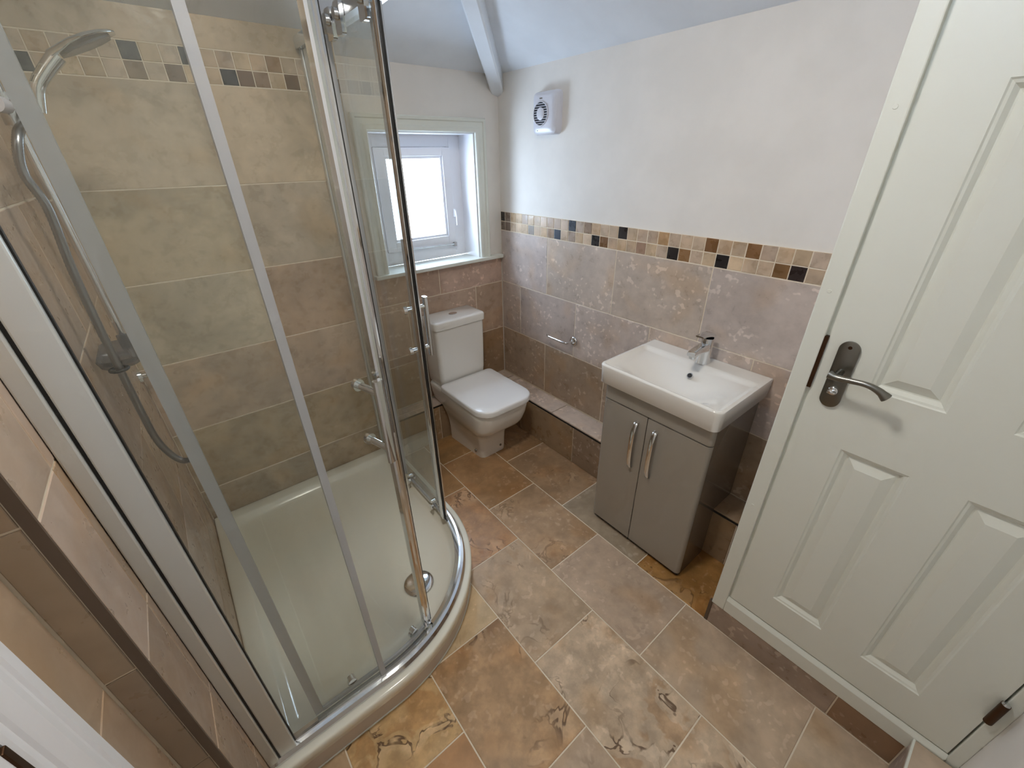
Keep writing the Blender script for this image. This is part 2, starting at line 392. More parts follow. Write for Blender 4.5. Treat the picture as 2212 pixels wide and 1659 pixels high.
# ------------------------------------------------------------------ window wall
OX0, OX1, OZ0, OZ1 = -.740, -.165, 1.067, 1.70
wbk = G()
for a in ((XL-.2, OX0, -.1, 2.7), (OX1, .12, -.1, 2.7), (OX0, OX1, -.1, OZ0-.02), (OX0, OX1, OZ1, 2.7)):
    wbk.box(a[0], a[1], .008, .20, a[2], a[3])
wbk = tag(wbk.obj('wall_back', 'paint'), 'white window wall above beige stone tiles', None, None, 'structure')
part(wbk, box('grout', -.8635, -.003, .0014, .0085, HB, 1.046, 'grout'))
courses(wbk, 'wall_tile', (0, 0, 0), X, Z, nY, -.8635, -.003, [(ZM0-P, 1.047, -.451), (ZM0-2*P, ZM0-P, -.207), (HB+.003, ZM0-2*P, -.437)], 'wall', WT,
        over=lambda r, u, v, t: vary([(184, 158, 140), (182, 158, 138), (150, 124, 98)][r], 5, 4))

# thickened shower wall
ws = tag(box('wall_shower', XL, -.866, YS+.0014, .008, 0, 2.3, 'grout'), 'shower back wall of large beige stone tiles with mosaic band', None, None, 'structure')
ST = (160, 143, 120)
def stone(r, u, v, t):
    return vary([(192, 174, 148), (190, 172, 146), (188, 172, 148), (176, 152, 128) if u > -1.34 else (188, 174, 150), (184, 162, 138), (174, 156, 130), (172, 154, 128)][min(r, 6)], 6, 4)
SR = [(SM2, 2.10, -1.34), (SM0-P, SM0, -1.34), (SM0-2*P, SM0-P, -1.34), (SM0-3*P, SM0-2*P, -1.34), (SM0-4*P, SM0-3*P, -1.34), (SM0-5*P, SM0-4*P, -1.34), (.11, SM0-5*P, -1.34)]
courses(ws, 'wall_tile', (0, YS, 0), X, Z, nY, XL, -.8635, SR, 'show', ST, over=stone)
courses(ws, 'wall_tile', (0, YS, 0), X, Z, nY, -.925, -.8635, [(.0, .108, -2)], 'show', ST)
part(ws, box('end_face', -.8665, -.8635, YS, .008, 0, 2.3, 'paint'))
sj = sorted([XL]+[-1.0165-.051*k for k in range(-3, 16)])
idx = {round(v, 4): i for i, v in enumerate(sj)}
def si_(k): return idx[round(-1.0165-.051*k, 4)]
ssp = {(0, si_(5)): (40, 38, 34), (0, si_(4)): (112, 88, 66), (0, si_(1)): (118, 94, 70), (0, si_(8)): (120, 98, 76), (0, si_(10)): (132, 112, 88), (0, si_(15)): (44, 44, 40),
       (0, si_(-2)): (112, 88, 66), (1, si_(10)): (58, 54, 50), (1, si_(7)): (48, 48, 44), (1, si_(2)): (160, 134, 104), (0, si_(3)): (140, 116, 92)}
mosaic(ws, (0, YS, 0), X, nY, [(SM0, SM1), (SM1, SM2)], sj, ssp, tone=(190, 170, 142))

# ------------------------------------------------------------------ shower side wall (left) with its return, and the wall beside the entry
wl = tag(box('wall_left', XL-.3, XL-.0014, YE+.0028, .008, 0, 2.7, 'grout'), 'tiled side wall of the shower at the left', None, None, 'structure')
LR = [(SM2, 2.5, -.85), (SM0-P, SM0, -.85), (SM0-2*P, SM0-P, -.62), (SM0-3*P, SM0-2*P, -.85), (SM0-4*P, SM0-3*P, -.62), (SM0-5*P, SM0-4*P, -.85), (.0, SM0-5*P, -.62)]
LR = [(a, b, 1.31) if i % 2 else (a, b, 1.31+.23) for i, (a, b, j) in enumerate(LR)]
def lstone(r, u, v, t): return vary((182, 162, 143), 8, 5)
courses(wl, 'wall_tile', (XL, 0, 0), nY, Z, X, -YS, 1.31, LR, 'side', ST, over=lstone)
courses(wl, 'wall_tile', (XL, 0, 0), nY, Z, X, 1.31, 1.438, [(a, b, 9.0) for a, b, j in LR], 'side', ST, over=lstone)
lj = [-YS+.051*k for k in range(0, 24)]+[1.31]
lsp = {(0, 9): DK, (1, 15): (110, 88, 66), (0, 4): (118, 96, 74), (1, 5): DK, (0, 18): (60, 56, 50)}
mosaic(wl, (XL, 0, 0), nY, X, [(SM0, SM1), (SM1, SM2)], lj, lsp, tone=(168, 150, 126))
mosaic(wl, (XL, 0, 0), nY, X, [(SM0, SM1), (SM1, SM2)], [1.31, 1.361, 1.412, 1.438], {}, tone=(168, 150, 126))
part(wl, box('corner_trim', XL-.014, XL-.0005, YE-.0010, YE+.004, 0, 2.6, 'trimstone'))
courses(wl, 'return_tile', (XL, YE, 0), nX, Z, nY, .0145, .055, [(a, b, 9.0) for a, b, j in LR], 'side', ST, over=lambda r, u, v, t: vary((168, 150, 130), 5, 3))
wn = G()
wn.box(XN-.25, XN-.0028, -1.58, YE+.10, 0, 2.7)
wn = tag(wn.obj('wall_left_near', 'grout'), 'narrow tiled strip of wall beside the entry door frame', None, None, 'structure')
courses(wn, 'wall_tile', (XN, 0, 0), nY, Z, X, 1.441, 1.57, [(a, b, 9.0) for a, b, j in LR], 'side', ST, over=lambda r, u, v, t: vary((184, 162, 138), 5, 3))
# entry door frame
ed = tag(empty('door_1', (XN, -1.60, 0)), 'white moulded entry door frame cropped at the lower left corner', None, None, 'structure')
XA = XN+.019
prof = [(XN-.02, -1.553), (XA-.002, -1.553), (XA, -1.556), (XA, -1.571), (XA-.003, -1.574), (XA-.004, -1.579), (XA-.001, -1.582), (XA-.001, -1.592), (XA-.006, -1.604), (XA-.0085, -1.609), (XA-.012, -1.612), (XA-.0115, -1.622), (XA-.014, -1.628), (XN-.02, -1.628)]
part(ed, G().prism(prof, 'z', 0, 2.15).obj('architrave', 'window_white'))
part(ed, box('lining', XN-.16, XN-.001, -1.70, -1.628, 0, 2.1, 'gloss'))
part(ed, box('door_edge', XN-.13, XN+.008, -1.90, -1.6405, 0, 2.1, 'window_white', bevel=.003))
part(ed, box('strike_plate', XN-.004, XN+.0085, -1.6408, -1.630, .90, 1.095, 'iron', bevel=.0015))
part(ed, box('wall_beyond', XN-.16, XN-.02, YF, -1.86, 0, 2.7, 'paint'))
wf = tag(box('wall_front', XN-.3, .12, YF-.12, YF, -.1, 2.7, 'paint'), 'white wall behind the camera', None, None, 'structure')

# ------------------------------------------------------------------ ceiling with hip
def ceil_mesh():
    t = 1.2; zt = ZC+SL*t; x0 = XN-.3; y0 = YF-.1; e = .3
    A = (e, e, ZC-SL*e); B = (x0, e, ZC-SL*e); Cc = (e, y0, ZC-SL*e); D = (-t, -t, zt); E_ = (x0, -t, zt); F = (-t, y0, zt); H = (x0, y0, zt)
    lo = [A, B, Cc, D, E_, F, H]; v = lo+[(p[0], p[1], p[2]+.06) for p in lo]
    f = [(0, 1, 4, 3), (0, 3, 5, 2), (3, 4, 6, 5)]
    f2 = [tuple(i+7 for i in q) for q in f]
    return v, f+f2+[(0, 1, 8, 7), (1, 4, 11, 8), (4, 6, 13, 11), (6, 5, 12, 13), (5, 2, 9, 12), (2, 0, 7, 9)]
v, f = ceil_mesh()
tag(mk('ceiling', v, f, 'ceil'), 'white sloping ceiling meeting at a hip', None, None, 'structure')
# hip beam
def beam():
    d = Vector((-1, -1, 0)).normalized(); n = Vector((1, -1, 0)).normalized()
    g = G(); rings = []
    for t in (-.02, .055, .10, 1.2):
        c = d*(t*math.sqrt(2)); zt = ZC+SL*t+.03; zb = ZC+SL*t-(.085 if t > .04 else .098)
        h = .033
        rings.append([c+n*h+Vector((0, 0, zt)), c+n*h+Vector((0, 0, zb+.006)), c+n*(h-.008)+Vector((0, 0, zb)), c-n*(h-.008)+Vector((0, 0, zb)), c-n*h+Vector((0, 0, zb+.006)), c-n*h+Vector((0, 0, zt))])
    return g.rings(rings)
tag(beam().obj('trim_3', 'ceil', smooth=30), 'white boxed hip beam running up from the room corner', None, None, 'structure')

# ------------------------------------------------------------------ window
win = tag(empty('window_1', (-.4525, .1, OZ0)), 'small white casement window in a deep reveal with moulded casing and sill', None, None, 'structure')
def casing(side):
    w0 = .065
    pr = [(0, .008), (0, -.010), (.004, -.014), (.020, -.014), (.026, -.009), (.046, -.009), (.050, -.016), (.060, -.018), (w0, -.014), (w0, .008)]  # distance from opening, y
    x0, x1, z1, z0 = OX0-.005, OX1+.005, OZ1+.003, OZ0
    rings = []
    if side == 'L': pts = lambda d, y: [(x0-d, y, z0), (x0-d, y, z1+d)]
    elif side == 'R': pts = lambda d, y: [(x1+d, y, z0), (x1+d, y, z1+d)]
    else: pts = lambda d, y: [(x0-d, y, z1+d), (x1+d, y, z1+d)]
    a = [pts(d, y)[0] for d, y in pr]; b = [pts(d, y)[1] for d, y in pr]
    return G().rings([a, b])
for sd in 'LRT': part(win, casing(sd).obj('casing', 'gloss'))
part(win, box('sill', -.824, -.008, -.032, .15, OZ0-.020, OZ0, 'gloss', bevel=.004))
rv = G(); rv.box(OX1-.003, OX1+.004, .004, .199, OZ0-.001, OZ1-.003); rv.box(OX0-.004, OX0+.003, .004, .199, OZ0-.001, OZ1-.003); rv.box(OX0-.004, OX1+.004, .004, .199, OZ1-.003, OZ1+.004)
part(win, rv.obj('reveal_lining', 'window_white'))
def frame(name, x0, x1, z0, z1, wl_, wr_, wb, wt, y0, y1, mat, step=0):
    g = G(); g.box(x0, x0+wl_, y0, y1, z0, z1); g.box(x1-wr_, x1, y0, y1, z0, z1); g.box(x0+wl_, x1-wr_, y0, y1, z0, z0+wb); g.box(x0+wl_, x1-wr_, y0, y1, z1-wt, z1)
    return g.obj(name, mat, bevel=.003)
fr = part(win, frame('outer_frame', OX0+.002, OX1-.002, OZ0+.002, OZ1-.002, .068, .068, .070, .058, .145, .20, 'window_white'))
cs = part(win, frame('casement', -.670, -.236, 1.1405, 1.640, .050, .050, .048, .040, .132, .185, 'window_white'))
cb = part(cs, frame('glazing_bead', -.620, -.286, 1.1885, 1.600, .012, .012, .012, .012, .142, .158, 'window_white'))
part(cs, box('pane', -.612, -.294, .157, .161, 1.196, 1.594, 'pane'))
part(win, frame('casement_gap', -.672, -.234, 1.1385, 1.642, .02, .02, .02, .02, .1435, .150, 'darkgap'))
st = G().tube([(-.60, .120, 1.150), (-.50, .116, 1.146), (-.36, .117, 1.1425), (-.25, .122, 1.139)], .004, 8); st.box(-.262, -.245, .115, .140, 1.126, 1.150)
part(win, st.obj('casement_stay', 'chrome_soft', smooth=40))
ct = G(); ct.box(-.246, -.234, .110, .134, 1.29, 1.33); ct.tube([(-.240, .112, 1.325), (-.240, .104, 1.30), (-.240, .104, 1.245)], .005, 8)
part(win, ct.obj('casement_catch', 'window_white', smooth=40))

# ------------------------------------------------------------------ cupboard door wall
wd = G(); wd.box(G0+.012, .004, DY0-.10, DY0, 0, 2.7)   # return towards the fan wall
wd.box(G0+.030, G0+.10, YF, DY0-.05, 0, .19); wd.box(G0+.10, G0+.14, YF, DY0-.05, 0, 2.7)
wd = tag(wd.obj('wall_door', 'paint'), 'wall carrying the white panelled cupboard door', None, None, 'structure')
part(wd, box('grout', G0+.0016, G0+.04, YF, DY0-.0, 0, .112, 'grout'))
def pl(r, u, v, t): return (158, 140, 126) if u < 2.20 else (140, 112, 88)
courses(wd, 'plinth_tile', (G0, 0, 0), nY, Z, nX, -DY0, 2.363, [(0, .113, 2.20)], 'wall', ST, over=pl)
part(wd, box('tile_edge_trim', G0-.0006, G0+.012, DY0-.002, DY0+.010, 0, .113, 'trimstone'))
part(wd, box('tile_edge_trim', -.012, -.002, DY0-.002, DY0+.006, HB, ZM0, 'chrome_soft'))
dr = tag(empty('door_2', (G0, -2.13, .19)), 'white six panel cupboard door with lever handle and frame above a tiled plinth', None, None, 'structure')
DB0, DT, DL_, DR_ = .192, 2.165, -1.846, -2.420
# frame
part(dr, box('jamb', G0-.003, G0+.05, -1.838, DY0+.002, .113, 2.3, 'gloss', bevel=.003))
part(dr, box('jamb', G0+.002, G0+.05, YF, -2.424, .10, 2.3, 'gloss', bevel=.002))
part(dr, box('threshold', G0-.003, G0+.05, -2.424, -1.838, .113, .172, 'gloss', bevel=.003))
sl = G(); sl.prism([(G0-.003, .172), (G0+.05, .172), (G0+.05, .186), (G0+.006, .186)], 'y', -2.424, -1.838)
part(dr, sl.obj('threshold_bead', 'gloss'))
part(dr, box('head', G0-.003, G0+.05, -2.424, -1.838, DT+.004, 2.3, 'gloss', bevel=.003))
part(dr, box('frame_stop', G0+.010, G0+.05, -1.846, -1.838, .186, DT, 'gloss'))
# leaf with moulded panels: grid of faces
def leaf():
    ys = [DL_, -1.955, -2.092, -2.190, -2.320, DR_]; zs = [DB0, .313, .918, 1.092, 1.690, 1.780, 2.055, DT]
    xf = G0+.004; g = G()
    def q(y0, y1, z0, z1, xx): g.add([(xx, y0, z0), (xx, y1, z0), (xx, y1, z1), (xx, y0, z1)], [(0, 1, 2, 3)])
    for i in range(5):
        for j in range(7):
            y0, y1, z0, z1 = ys[i], ys[i+1], zs[j], zs[j+1]
            if i in (1, 3) and j in (1, 3, 5):
                steps = [(0, 0), (.003, .003), (.008, .0045), (.016, .0125), (.019, .0130), (.041, .0025), (.041, .0025)]
                rings = []
                for dd, dep in steps:
                    s = -1 if y1 < y0 else 1
                    rings.append([(xf+dep, y0+s*dd, z0+dd), (xf+dep, y1-s*dd, z0+dd), (xf+dep, y1-s*dd, z1-dd), (xf+dep, y0+s*dd, z1-dd)])
                g.rings(rings[:-1], cap0=False, cap1=True)
            else: q(y0, y1, z0, z1, xf)
    for (a, b) in ((DL_, DL_), (DR_, DR_)):
        g.add([(xf, a, DB0), (xf+.036, a, DB0), (xf+.036, a, DT), (xf, a, DT)], [(0, 1, 2, 3)])
    g.add([(xf, DL_, DB0), (xf, DR_, DB0), (xf+.036, DR_, DB0), (xf+.036, DL_, DB0)], [(0, 1, 2, 3)])
    g.add([(xf, DL_, DT), (xf, DR_, DT), (xf+.036, DR_, DT), (xf+.036, DL_, DT)], [(0, 1, 2, 3)])
    g.add([(xf+.036, DL_, DB0), (xf+.036, DR_, DB0), (xf+.036, DR_, DT), (xf+.036, DL_, DT)], [(0, 1, 2, 3)])
    return g
lf = part(dr, leaf().obj('leaf', 'gloss'))
XH = G0+.004
hy, hz = -1.8935, 1.112
bp_ = rrect(hy-.0215, hy+.0215, 1.020, 1.196, (.0215,)*4, 8)
hp = part(dr, G().prism(bp_, 'x', XH-.006, XH).obj('handle_plate', 'nickel', smooth=40, bevel=.0012, seg=2))
lv = G(); lv.cyl((XH-.004, hy, 1.118), (XH-.040, hy, 1.118), .0085, .0075, 16)
pts = catmull([(XH-.044, hy+.012, 1.120), (XH-.047, hy-.006, 1.118), (XH-.050, hy-.035, 1.122), (XH-.051, hy-.062, 1.124), (XH-.050, hy-.085, 1.118), (XH-.047, hy-.102, 1.106)], 6)
n_ = len(pts); lv.tube(pts, .007, 12, rr=[.0105-.004*math.sin(PI*i/(n_-1)) if i < n_-5 else .0085+.0008*(i-n_+5) for i in range(n_)])
part(dr, lv.obj('lever_handle', 'nickel', smooth=50))
tt = G(); tt.cyl((XH-.004, hy, 1.066), (XH-.010, hy, 1.066), .012, .0105, 20); tt.box(XH-.022, XH-.008, hy-.0085, hy+.0085, 1.0625, 1.0695)
part(dr, tt.obj('thumb_turn', 'chrome', smooth=40, bevel=.0012))
sc_ = G().cyl((XH-.0055, hy, 1.181), (XH-.0072, hy, 1.181), .0045, .0038, 12); part(dr, sc_.obj('screw', 'iron', smooth=40))
part(dr, box('latch_gap', G0-.0018, G0+.02, -1.8462, -1.8375, 1.055, 1.195, 'iron'))
for hz_ in (.425, 1.95):
    h = G().cyl((G0-.007, -2.4225, hz_-.040), (G0-.007, -2.4225, hz_+.040), .0085, None, 14)
    hh = part(dr, h.obj('hinge', 'iron', smooth=40)); part(hh, G().cyl((G0-.007, -2.4225, hz_+.040), (G0-.007, -2.4225, hz_+.045), .0078, .005, 14).obj('hinge_cap', 'chrome_soft', smooth=40))
for zz in (.62, 1.30, 1.66): part(dr, G().cyl((G0-.0025, -1.815, zz), (G0-.0042, -1.815, zz), .005, .004, 12).obj('filled_nail', 'gloss', smooth=40))
# boxing against the wall behind the camera, at the lower right corner
bf = tag(box('trim_4', -1.15, G0+.03, YF, -2.3665, 0, .155, 'grout'), 'low tiled boxing at the lower right corner beside the cupboard door', None, None, 'structure')
courses(bf, 'front_tile', (0, -2.363, 0), nX, Z, Y, -G0+.002, 1.15, [(0, .158, .86)], 'wall', (150, 136, 124))
courses(bf, 'ledge_tile', (0, YF, .167), X, Y, Z, -1.15, G0-.002, [(0, 2.45-2.363, -.9)], 'wall', (196, 178, 160))
part(bf, box('edge_strip', -1.15, G0-.001, -2.366, -2.361, .158, .1675, 'gloss'))

# ------------------------------------------------------------------ vanity unit
CY0, CY1 = -1.1515, -1.6245
va = tag(empty('vanity_unit', (-.25, -1.39, 0)), 'grey gloss two door vanity cabinet under the white basin', 'cabinet')
body = [(-.336, .0), (XB-.008, .0), (XB-.008, HB+.006), (-.006, HB+.006), (-.006, .763), (-.336, .763)]
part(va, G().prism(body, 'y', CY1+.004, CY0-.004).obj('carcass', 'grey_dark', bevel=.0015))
def front(y0, y1, z0, z1, ra, rb):
    po_ = rrect(-.358, -.337, min(y0, y1), max(y0, y1), (ra, .0015, .0015, rb), 5)
    return G().prism(po_, 'z', z0, z1)
ymid = (CY0+CY1)/2+.018
part(va, front(CY0, CY1, .694, .763, .018, .018).obj('fascia', 'grey', smooth=35))
part(va, box('front_shadow_gap', -.3375, -.3355, CY1+.008, CY0-.008, .03, .70, 'darkgap'))  # dark plate painting the shade seen through the door gaps
part(va, box('kickboard', -.342, -.330, CY1+.006, CY0-.006, 0, .03, 'black'))  # black stands in for the shade below the doors
for k, (a, b) in enumerate(((CY0, ymid+.0018), (ymid-.0018, CY1))):
    rs = (.001, .018) if k == 0 else (.018, .001)
    d = part(va, front(a, b, .024, .688, rs[0] if a > b else rs[1], rs[1] if a > b else rs[0]).obj('door', 'grey', smooth=35))
    yh = -1.3265 if k == 0 else -1.4135
    ps = [(-.357, yh, .650), (-.372, yh, .640), (-.3815, yh, .600), (-.384, yh, .535), (-.3815, yh, .470), (-.372, yh, .430), (-.357, yh, .420)]
    cp = catmull(ps, 5); rings = []
    for i, p in enumerate(cp):
        dd = (cp[min(i+1, len(cp)-1)]-cp[max(i-1, 0)]).normalized(); nn = Vector((dd.z, 0, -dd.x)).normalized()
        hw = .0095
        rings.append([p+nn*.0028+Vector((0, hw*.75, 0)), p+nn*.0028-Vector((0, hw*.75, 0)), p-Vector((0, hw, 0)), p-nn*.0028-Vector((0, hw*.8, 0)), p-nn*.0028+Vector((0, hw*.8, 0)), p+Vector((0, hw, 0))])
    part(d, G().rings(rings).obj('handle', 'chrome', smooth=50))

# basin
def basin():
    x0, x1, y0, y1 = -.386, -.002, -1.640, -1.132; zt, zb = .852, .764
    n = 46; g = G()
    def ss(t): t = max(0, min(1, t)); return t*t*(3-2*t)
    def depth(x, y):
        l = (y1-.016-y); r = (y-(y0+.016)); f = (x-(x0+.014)); b = ((x1-.095)-x)
        if min(l, r, f, b) <= 0: return 0
        side = ss(min(l, r)/.20); fr_ = ss(f/.09); bk = ss(b/.15)
        lip = min(1, min(l, r, f)/.010)*.012*min(1, b/.010)
        return lip+.069*(side**.85)*fr_*(bk**.8)
    top = [[None]*(n+1) for _ in range(n+1)]; v = []; f = []
    for i in range(n+1):
        for j in range(n+1):
            u = i/n; w_ = j/n; x = x0+(x1-x0)*u; y = y0+(y1-y0)*w_
            # round the two front corners
            r = .028
            for (cy, sg) in ((y0, 1), (y1, -1)):
                dx = x0+r-x; dy = (cy+sg*r-y)*sg
                if dx > 0 and dy > 0:
                    mx = max(dx, dy); L = math.hypot(dx, dy); k = mx/L if L > 0 else 1
                    x = x0+r-dx*k; y = cy+sg*(r-dy*k)
            e = min(i, n-i, j, n-j)
            top[i][j] = len(v); v.append((x, y, zt-(.0035 if e == 0 else 0)-depth(x, y)))
    for i in range(n):
        for j in range(n): f.append((top[i][j], top[i+1][j], top[i+1][j+1], top[i][j+1]))
    rim = [top[i][0] for i in range(n)]+[top[n][j] for j in range(n)]+[top[i][n] for i in range(n, 0, -1)]+[top[0][j] for j in range(n, 0, -1)]
    cx, cy = (x0+x1)/2, (y0+y1)/2
    prev = rim
    for (ins, z) in ((-.0012, zt-.007), (0, zt-.02), (.003, zb+.006), (.008, zb+.0015)):
        cur = []
        for k in rim:
            x, y, _ = v[k]; L = math.hypot(x-cx, y-cy)
            fx = 1-ins/(.19); fy = 1-ins/(.254)
            cur.append(len(v)); v.append((min(cx+(x-cx)*fx, x1), cy+(y-cy)*fy, z))
        for a in range(len(rim)):
            b = (a+1) % len(rim); f.append((prev[a], prev[b], cur[b], cur[a]))
        prev = cur
    f.append(tuple(prev))
    g.add(v, f); return g
ba = tag(empty('basin', (-.194, -1.386, .764)), 'white rectangular ceramic basin sitting on the grey vanity', 'basin')
part(ba, basin().obj('bowl', 'ceramic', smooth=50))
part(ba, G().cyl((-.268, -1.405, .7695), (-.268, -1.405, .7745), .021, .019, 24).obj('waste', 'chrome', smooth=40))
ov = G().cyl((-.150, -1.402, .812), (-.160, -1.402, .822), .0115, .0115, 20)
part(ba, ov.obj('overflow_ring', 'chrome', smooth=40)); part(ba, G().cyl((-.152, -1.402, .8155), (-.1612, -1.402, .8232), .0085, .0085, 16).obj('overflow_hole', 'black', smooth=40))

# tap
ty = -1.400
tp = tag(empty('basin_tap', (-.075, ty, .852)), 'chrome single lever mixer tap at the back of the basin', 'tap')
tb = G(); rings = []
for (z, cx_, hx, hy_) in ((.852, -.072, .0265, .0265), (.856, -.072, .0260, .026), (.880, -.071, .0235, .0245), (.915, -.070, .0225, .0235), (.945, -.068, .0235, .023), (.956, -.067, .022, .0215)):
    rings.append([(cx_+hx*math.cos(2*PI*i/24), ty+hy_*math.sin(2*PI*i/24), z) for i in range(24)])
part(tp, tb.rings(rings).obj('body', 'chrome', smooth=50))
so = G(); rings = []
for (x, zc, hh, hw) in ((-.060, .918, .020, .0205), (-.100, .921, .0165, .0195), (-.140, .921, .013, .0185), (-.170, .918, .010, .0175), (-.182, .916, .007, .0165)):
    rings.append([(x, ty+a, zc+b) for a, b in rrect(-hw, hw, -hh, hh, (min(hh, hw)*.55,)*4, 4)])
part(tp, so.rings(rings).obj('spout', 'chrome', smooth=50))
part(tp, G().cyl((-.168, ty, .912), (-.168, ty, .898), .0125, .0115, 18).obj('aerator', 'chrome_soft', smooth=40))
le = G(); rings = []
for (x, zc, hh, hw) in ((-.046, .962, .008, .0195), (-.062, .969, .0085, .021), (-.085, .9745, .0065, .020), (-.115, .978, .0045, .0175), (-.142, .979, .003, .0155)):
    rings.append([(x, ty+a, zc+b) for a, b in rrect(-hw, hw, -hh, hh, (hh*.8,)*4, 4)])
part(tp, le.rings(rings).obj('lever', 'chrome', smooth=50))

# ------------------------------------------------------------------ toilet
TX = -.436
to = tag(empty('toilet', (TX, -.3, 0)), 'white close coupled toilet with a square closed lid below the window', 'toilet')
def loop(yf, yb, hw, rf, rb, z, hwb=None):
    o = rrect(-hw, hw, yf, yb, (rf, rf, rb, rb), 7)
    if hwb is not None:
        o = [(x*(hwb+(hw-hwb)*((yb-y)/(yb-yf)))/hw, y) for x, y in o]
    return [(TX+x, y, z) for x, y in o]
R_ = [(-.440, -.112, .088, .030, .02, .000, .112), (-.442, -.112, .089, .030, .02, .020, .112), (-.445, -.112, .092, .032, .02, .090, .114), (-.450, -.112, .096, .036, .02, .135, .118),
      (-.462, -.112, .106, .044, .02, .162, .122), (-.487, -.112, .122, .058, .02, .186, .127), (-.520, -.112, .142, .074, .02, .210, .134), (-.552, -.110, .159, .086, .02, .238, .142), (-.566, -.108, .166, .090, .02, .258, .147),
      (-.575, -.012, .170, .092, .03, .278, .150), (-.589, -.006, .1755, .094, .03, .318, .157), (-.596, -.006, .178, .093, .03, .360, .163), (-.596, -.006, .177, .090, .03, .380, .165), (-.590, -.008, .172, .085, .03, .3865, .160)]
part(to, G().rings([loop(*r[:5], r[5], r[6]) for r in R_]).obj('pan', 'ceramic', smooth=50))
part(to, G().rings([loop(-.590, -.185, .165, .085, .02, z) for z in (.386, .4015)]).obj('seat', 'seat', smooth=40))
lr = [(.004, .3935), (-.001, .3955), (-.003, .420), (.000, .4255), (.006, .4285), (.05, .4305)]
part(to, G().rings([loop(-.612+a, -.176-a*.6, .1815-a, max(.090-a, .03), .024, z) for a, z in lr]).obj('lid', 'seat', smooth=50))
for sx in (-1, 1): part(to, G().cyl((TX+sx*.085-.012, -.180, .402), (TX+sx*.085+.012, -.180, .402), .011, None, 14).obj('hinge', 'chrome', smooth=40))
CW = .1625
part(to, G().rings([[(TX+x, y, z) for x, y in rrect(-CW+i, CW-i, -.166+i*.7, -.005, (.022, .022, .008, .008), 5)] for z, i in ((.3885, .016), (.400, .010), (.45, .006), (.60, .002), (.748, 0))]).obj('cistern', 'ceramic', smooth=40))
part(to, G().rings([[(TX+x, y, z) for x, y in rrect(-CW-.006+i, CW+.006-i, -.174+i, -.003, (.022, .022, .008, .008), 5)] for z, i in ((.7505, .004), (.753, .0), (.788, -.001), (.795, .003), (.799, .012))]).obj('cistern_lid', 'ceramic', smooth=40))
bt = part(to, G().rings([[(TX+.002+a*math.cos(2*PI*i/24), -.085+b*math.sin(2*PI*i/24), z) for i in range(24)] for a, b, z in ((.026, .019, .7985), (.026, .019, .8025), (.022, .0155, .8035))]).obj('flush_button', 'chrome', smooth=40))
part(to, G().cyl((TX-.0965, -.385, .038), (TX-.1015, -.385, .038), .0085, .007, 14).obj('bolt_cap', 'nickel', smooth=40))
part(to, G().cyl((TX+.045, -.440, .045), (TX+.046, -.4465, .045), .0085, .007, 14).obj('bolt_cap', 'nickel', smooth=40))

# ------------------------------------------------------------------ extractor fan
fy, fz = -.395, 1.766
fa = tag(empty('extractor_fan', (0, fy, fz)), 'white square extractor fan with round dark grille high on wall', 'extractor fan')
def fanloop(i, x): return [(x, fy+a, fz+b) for a, b in rrect(-.0825+i, .0825-i, -.0875+i, .0875-i, (.022,)*4, 6)]
part(fa, G().rings([fanloop(0, .008), fanloop(0, -.012), fanloop(.004, -.026), fanloop(.014, -.034), fanloop(.030, -.037)]).obj('housing', 'fan', smooth=35))
def disc(r, x, n=36): return [(x, fy+.016+r*math.cos(2*PI*i/n), fz-.002+r*math.sin(2*PI*i/n)) for i in range(n)]
part(fa, G().rings([disc(.0465, -.0370), disc(.0465, -.0380)]).obj('recess', 'fan_dark', smooth=40))
part(fa, G().rings([disc(.0255, -.0375), disc(.0255, -.0405), disc(.022, -.0420)]).obj('centre_cap', 'fan', smooth=40))
part(fa, G().rings([disc(.0465, -.037), disc(.0465, -.041), disc(.0495, -.041), disc(.0510, -.0368)], False, False).obj('grille_ring', 'fan', smooth=40))
for k in range(-4, 5):
    zz = fz-.002+k*.0098; hw = math.sqrt(max(0, .0465**2-(k*.0098)**2))
    part(fa, box('grille_slat', -.0398, -.0382, fy+.016-hw, fy+.016+hw, zz-.0012, zz+.0012, 'fan'))
part(fa, box('printed_mark', -.0374, -.0368, fy+.007, fy+.025, fz+.056, fz+.0605, 'nickel'))
part(fa, G().cyl((-.0330, fy+.040, fz-.068), (-.0352, fy+.040, fz-.068), .003, None, 10).obj('screw_hole', 'fan_dark'))

# toilet roll holder
rh = tag(empty('toilet_roll_holder', (0, -.640, .683)), 'empty chrome toilet roll holder on the tiled wall beside toilet', 'roll holder')
hzz = .685
part(rh, G().rings([[(x, -.641+r*math.cos(2*PI*i/24), hzz+r*math.sin(2*PI*i/24)) for i in range(24)] for x, r in ((0, .026), (-.008, .026), (-.013, .022), (-.016, .013))]).obj('rose', 'chrome', smooth=40))
part(rh, G().tube(catmull([(-.010, -.641, hzz), (-.040, -.641, hzz), (-.058, -.634, hzz), (-.064, -.615, hzz), (-.064, -.56, hzz), (-.064, -.505, hzz), (-.064, -.497, hzz+.004), (-.064, -.493, hzz+.014)], 5), .006, 12).obj('arm', 'chrome', smooth=60))

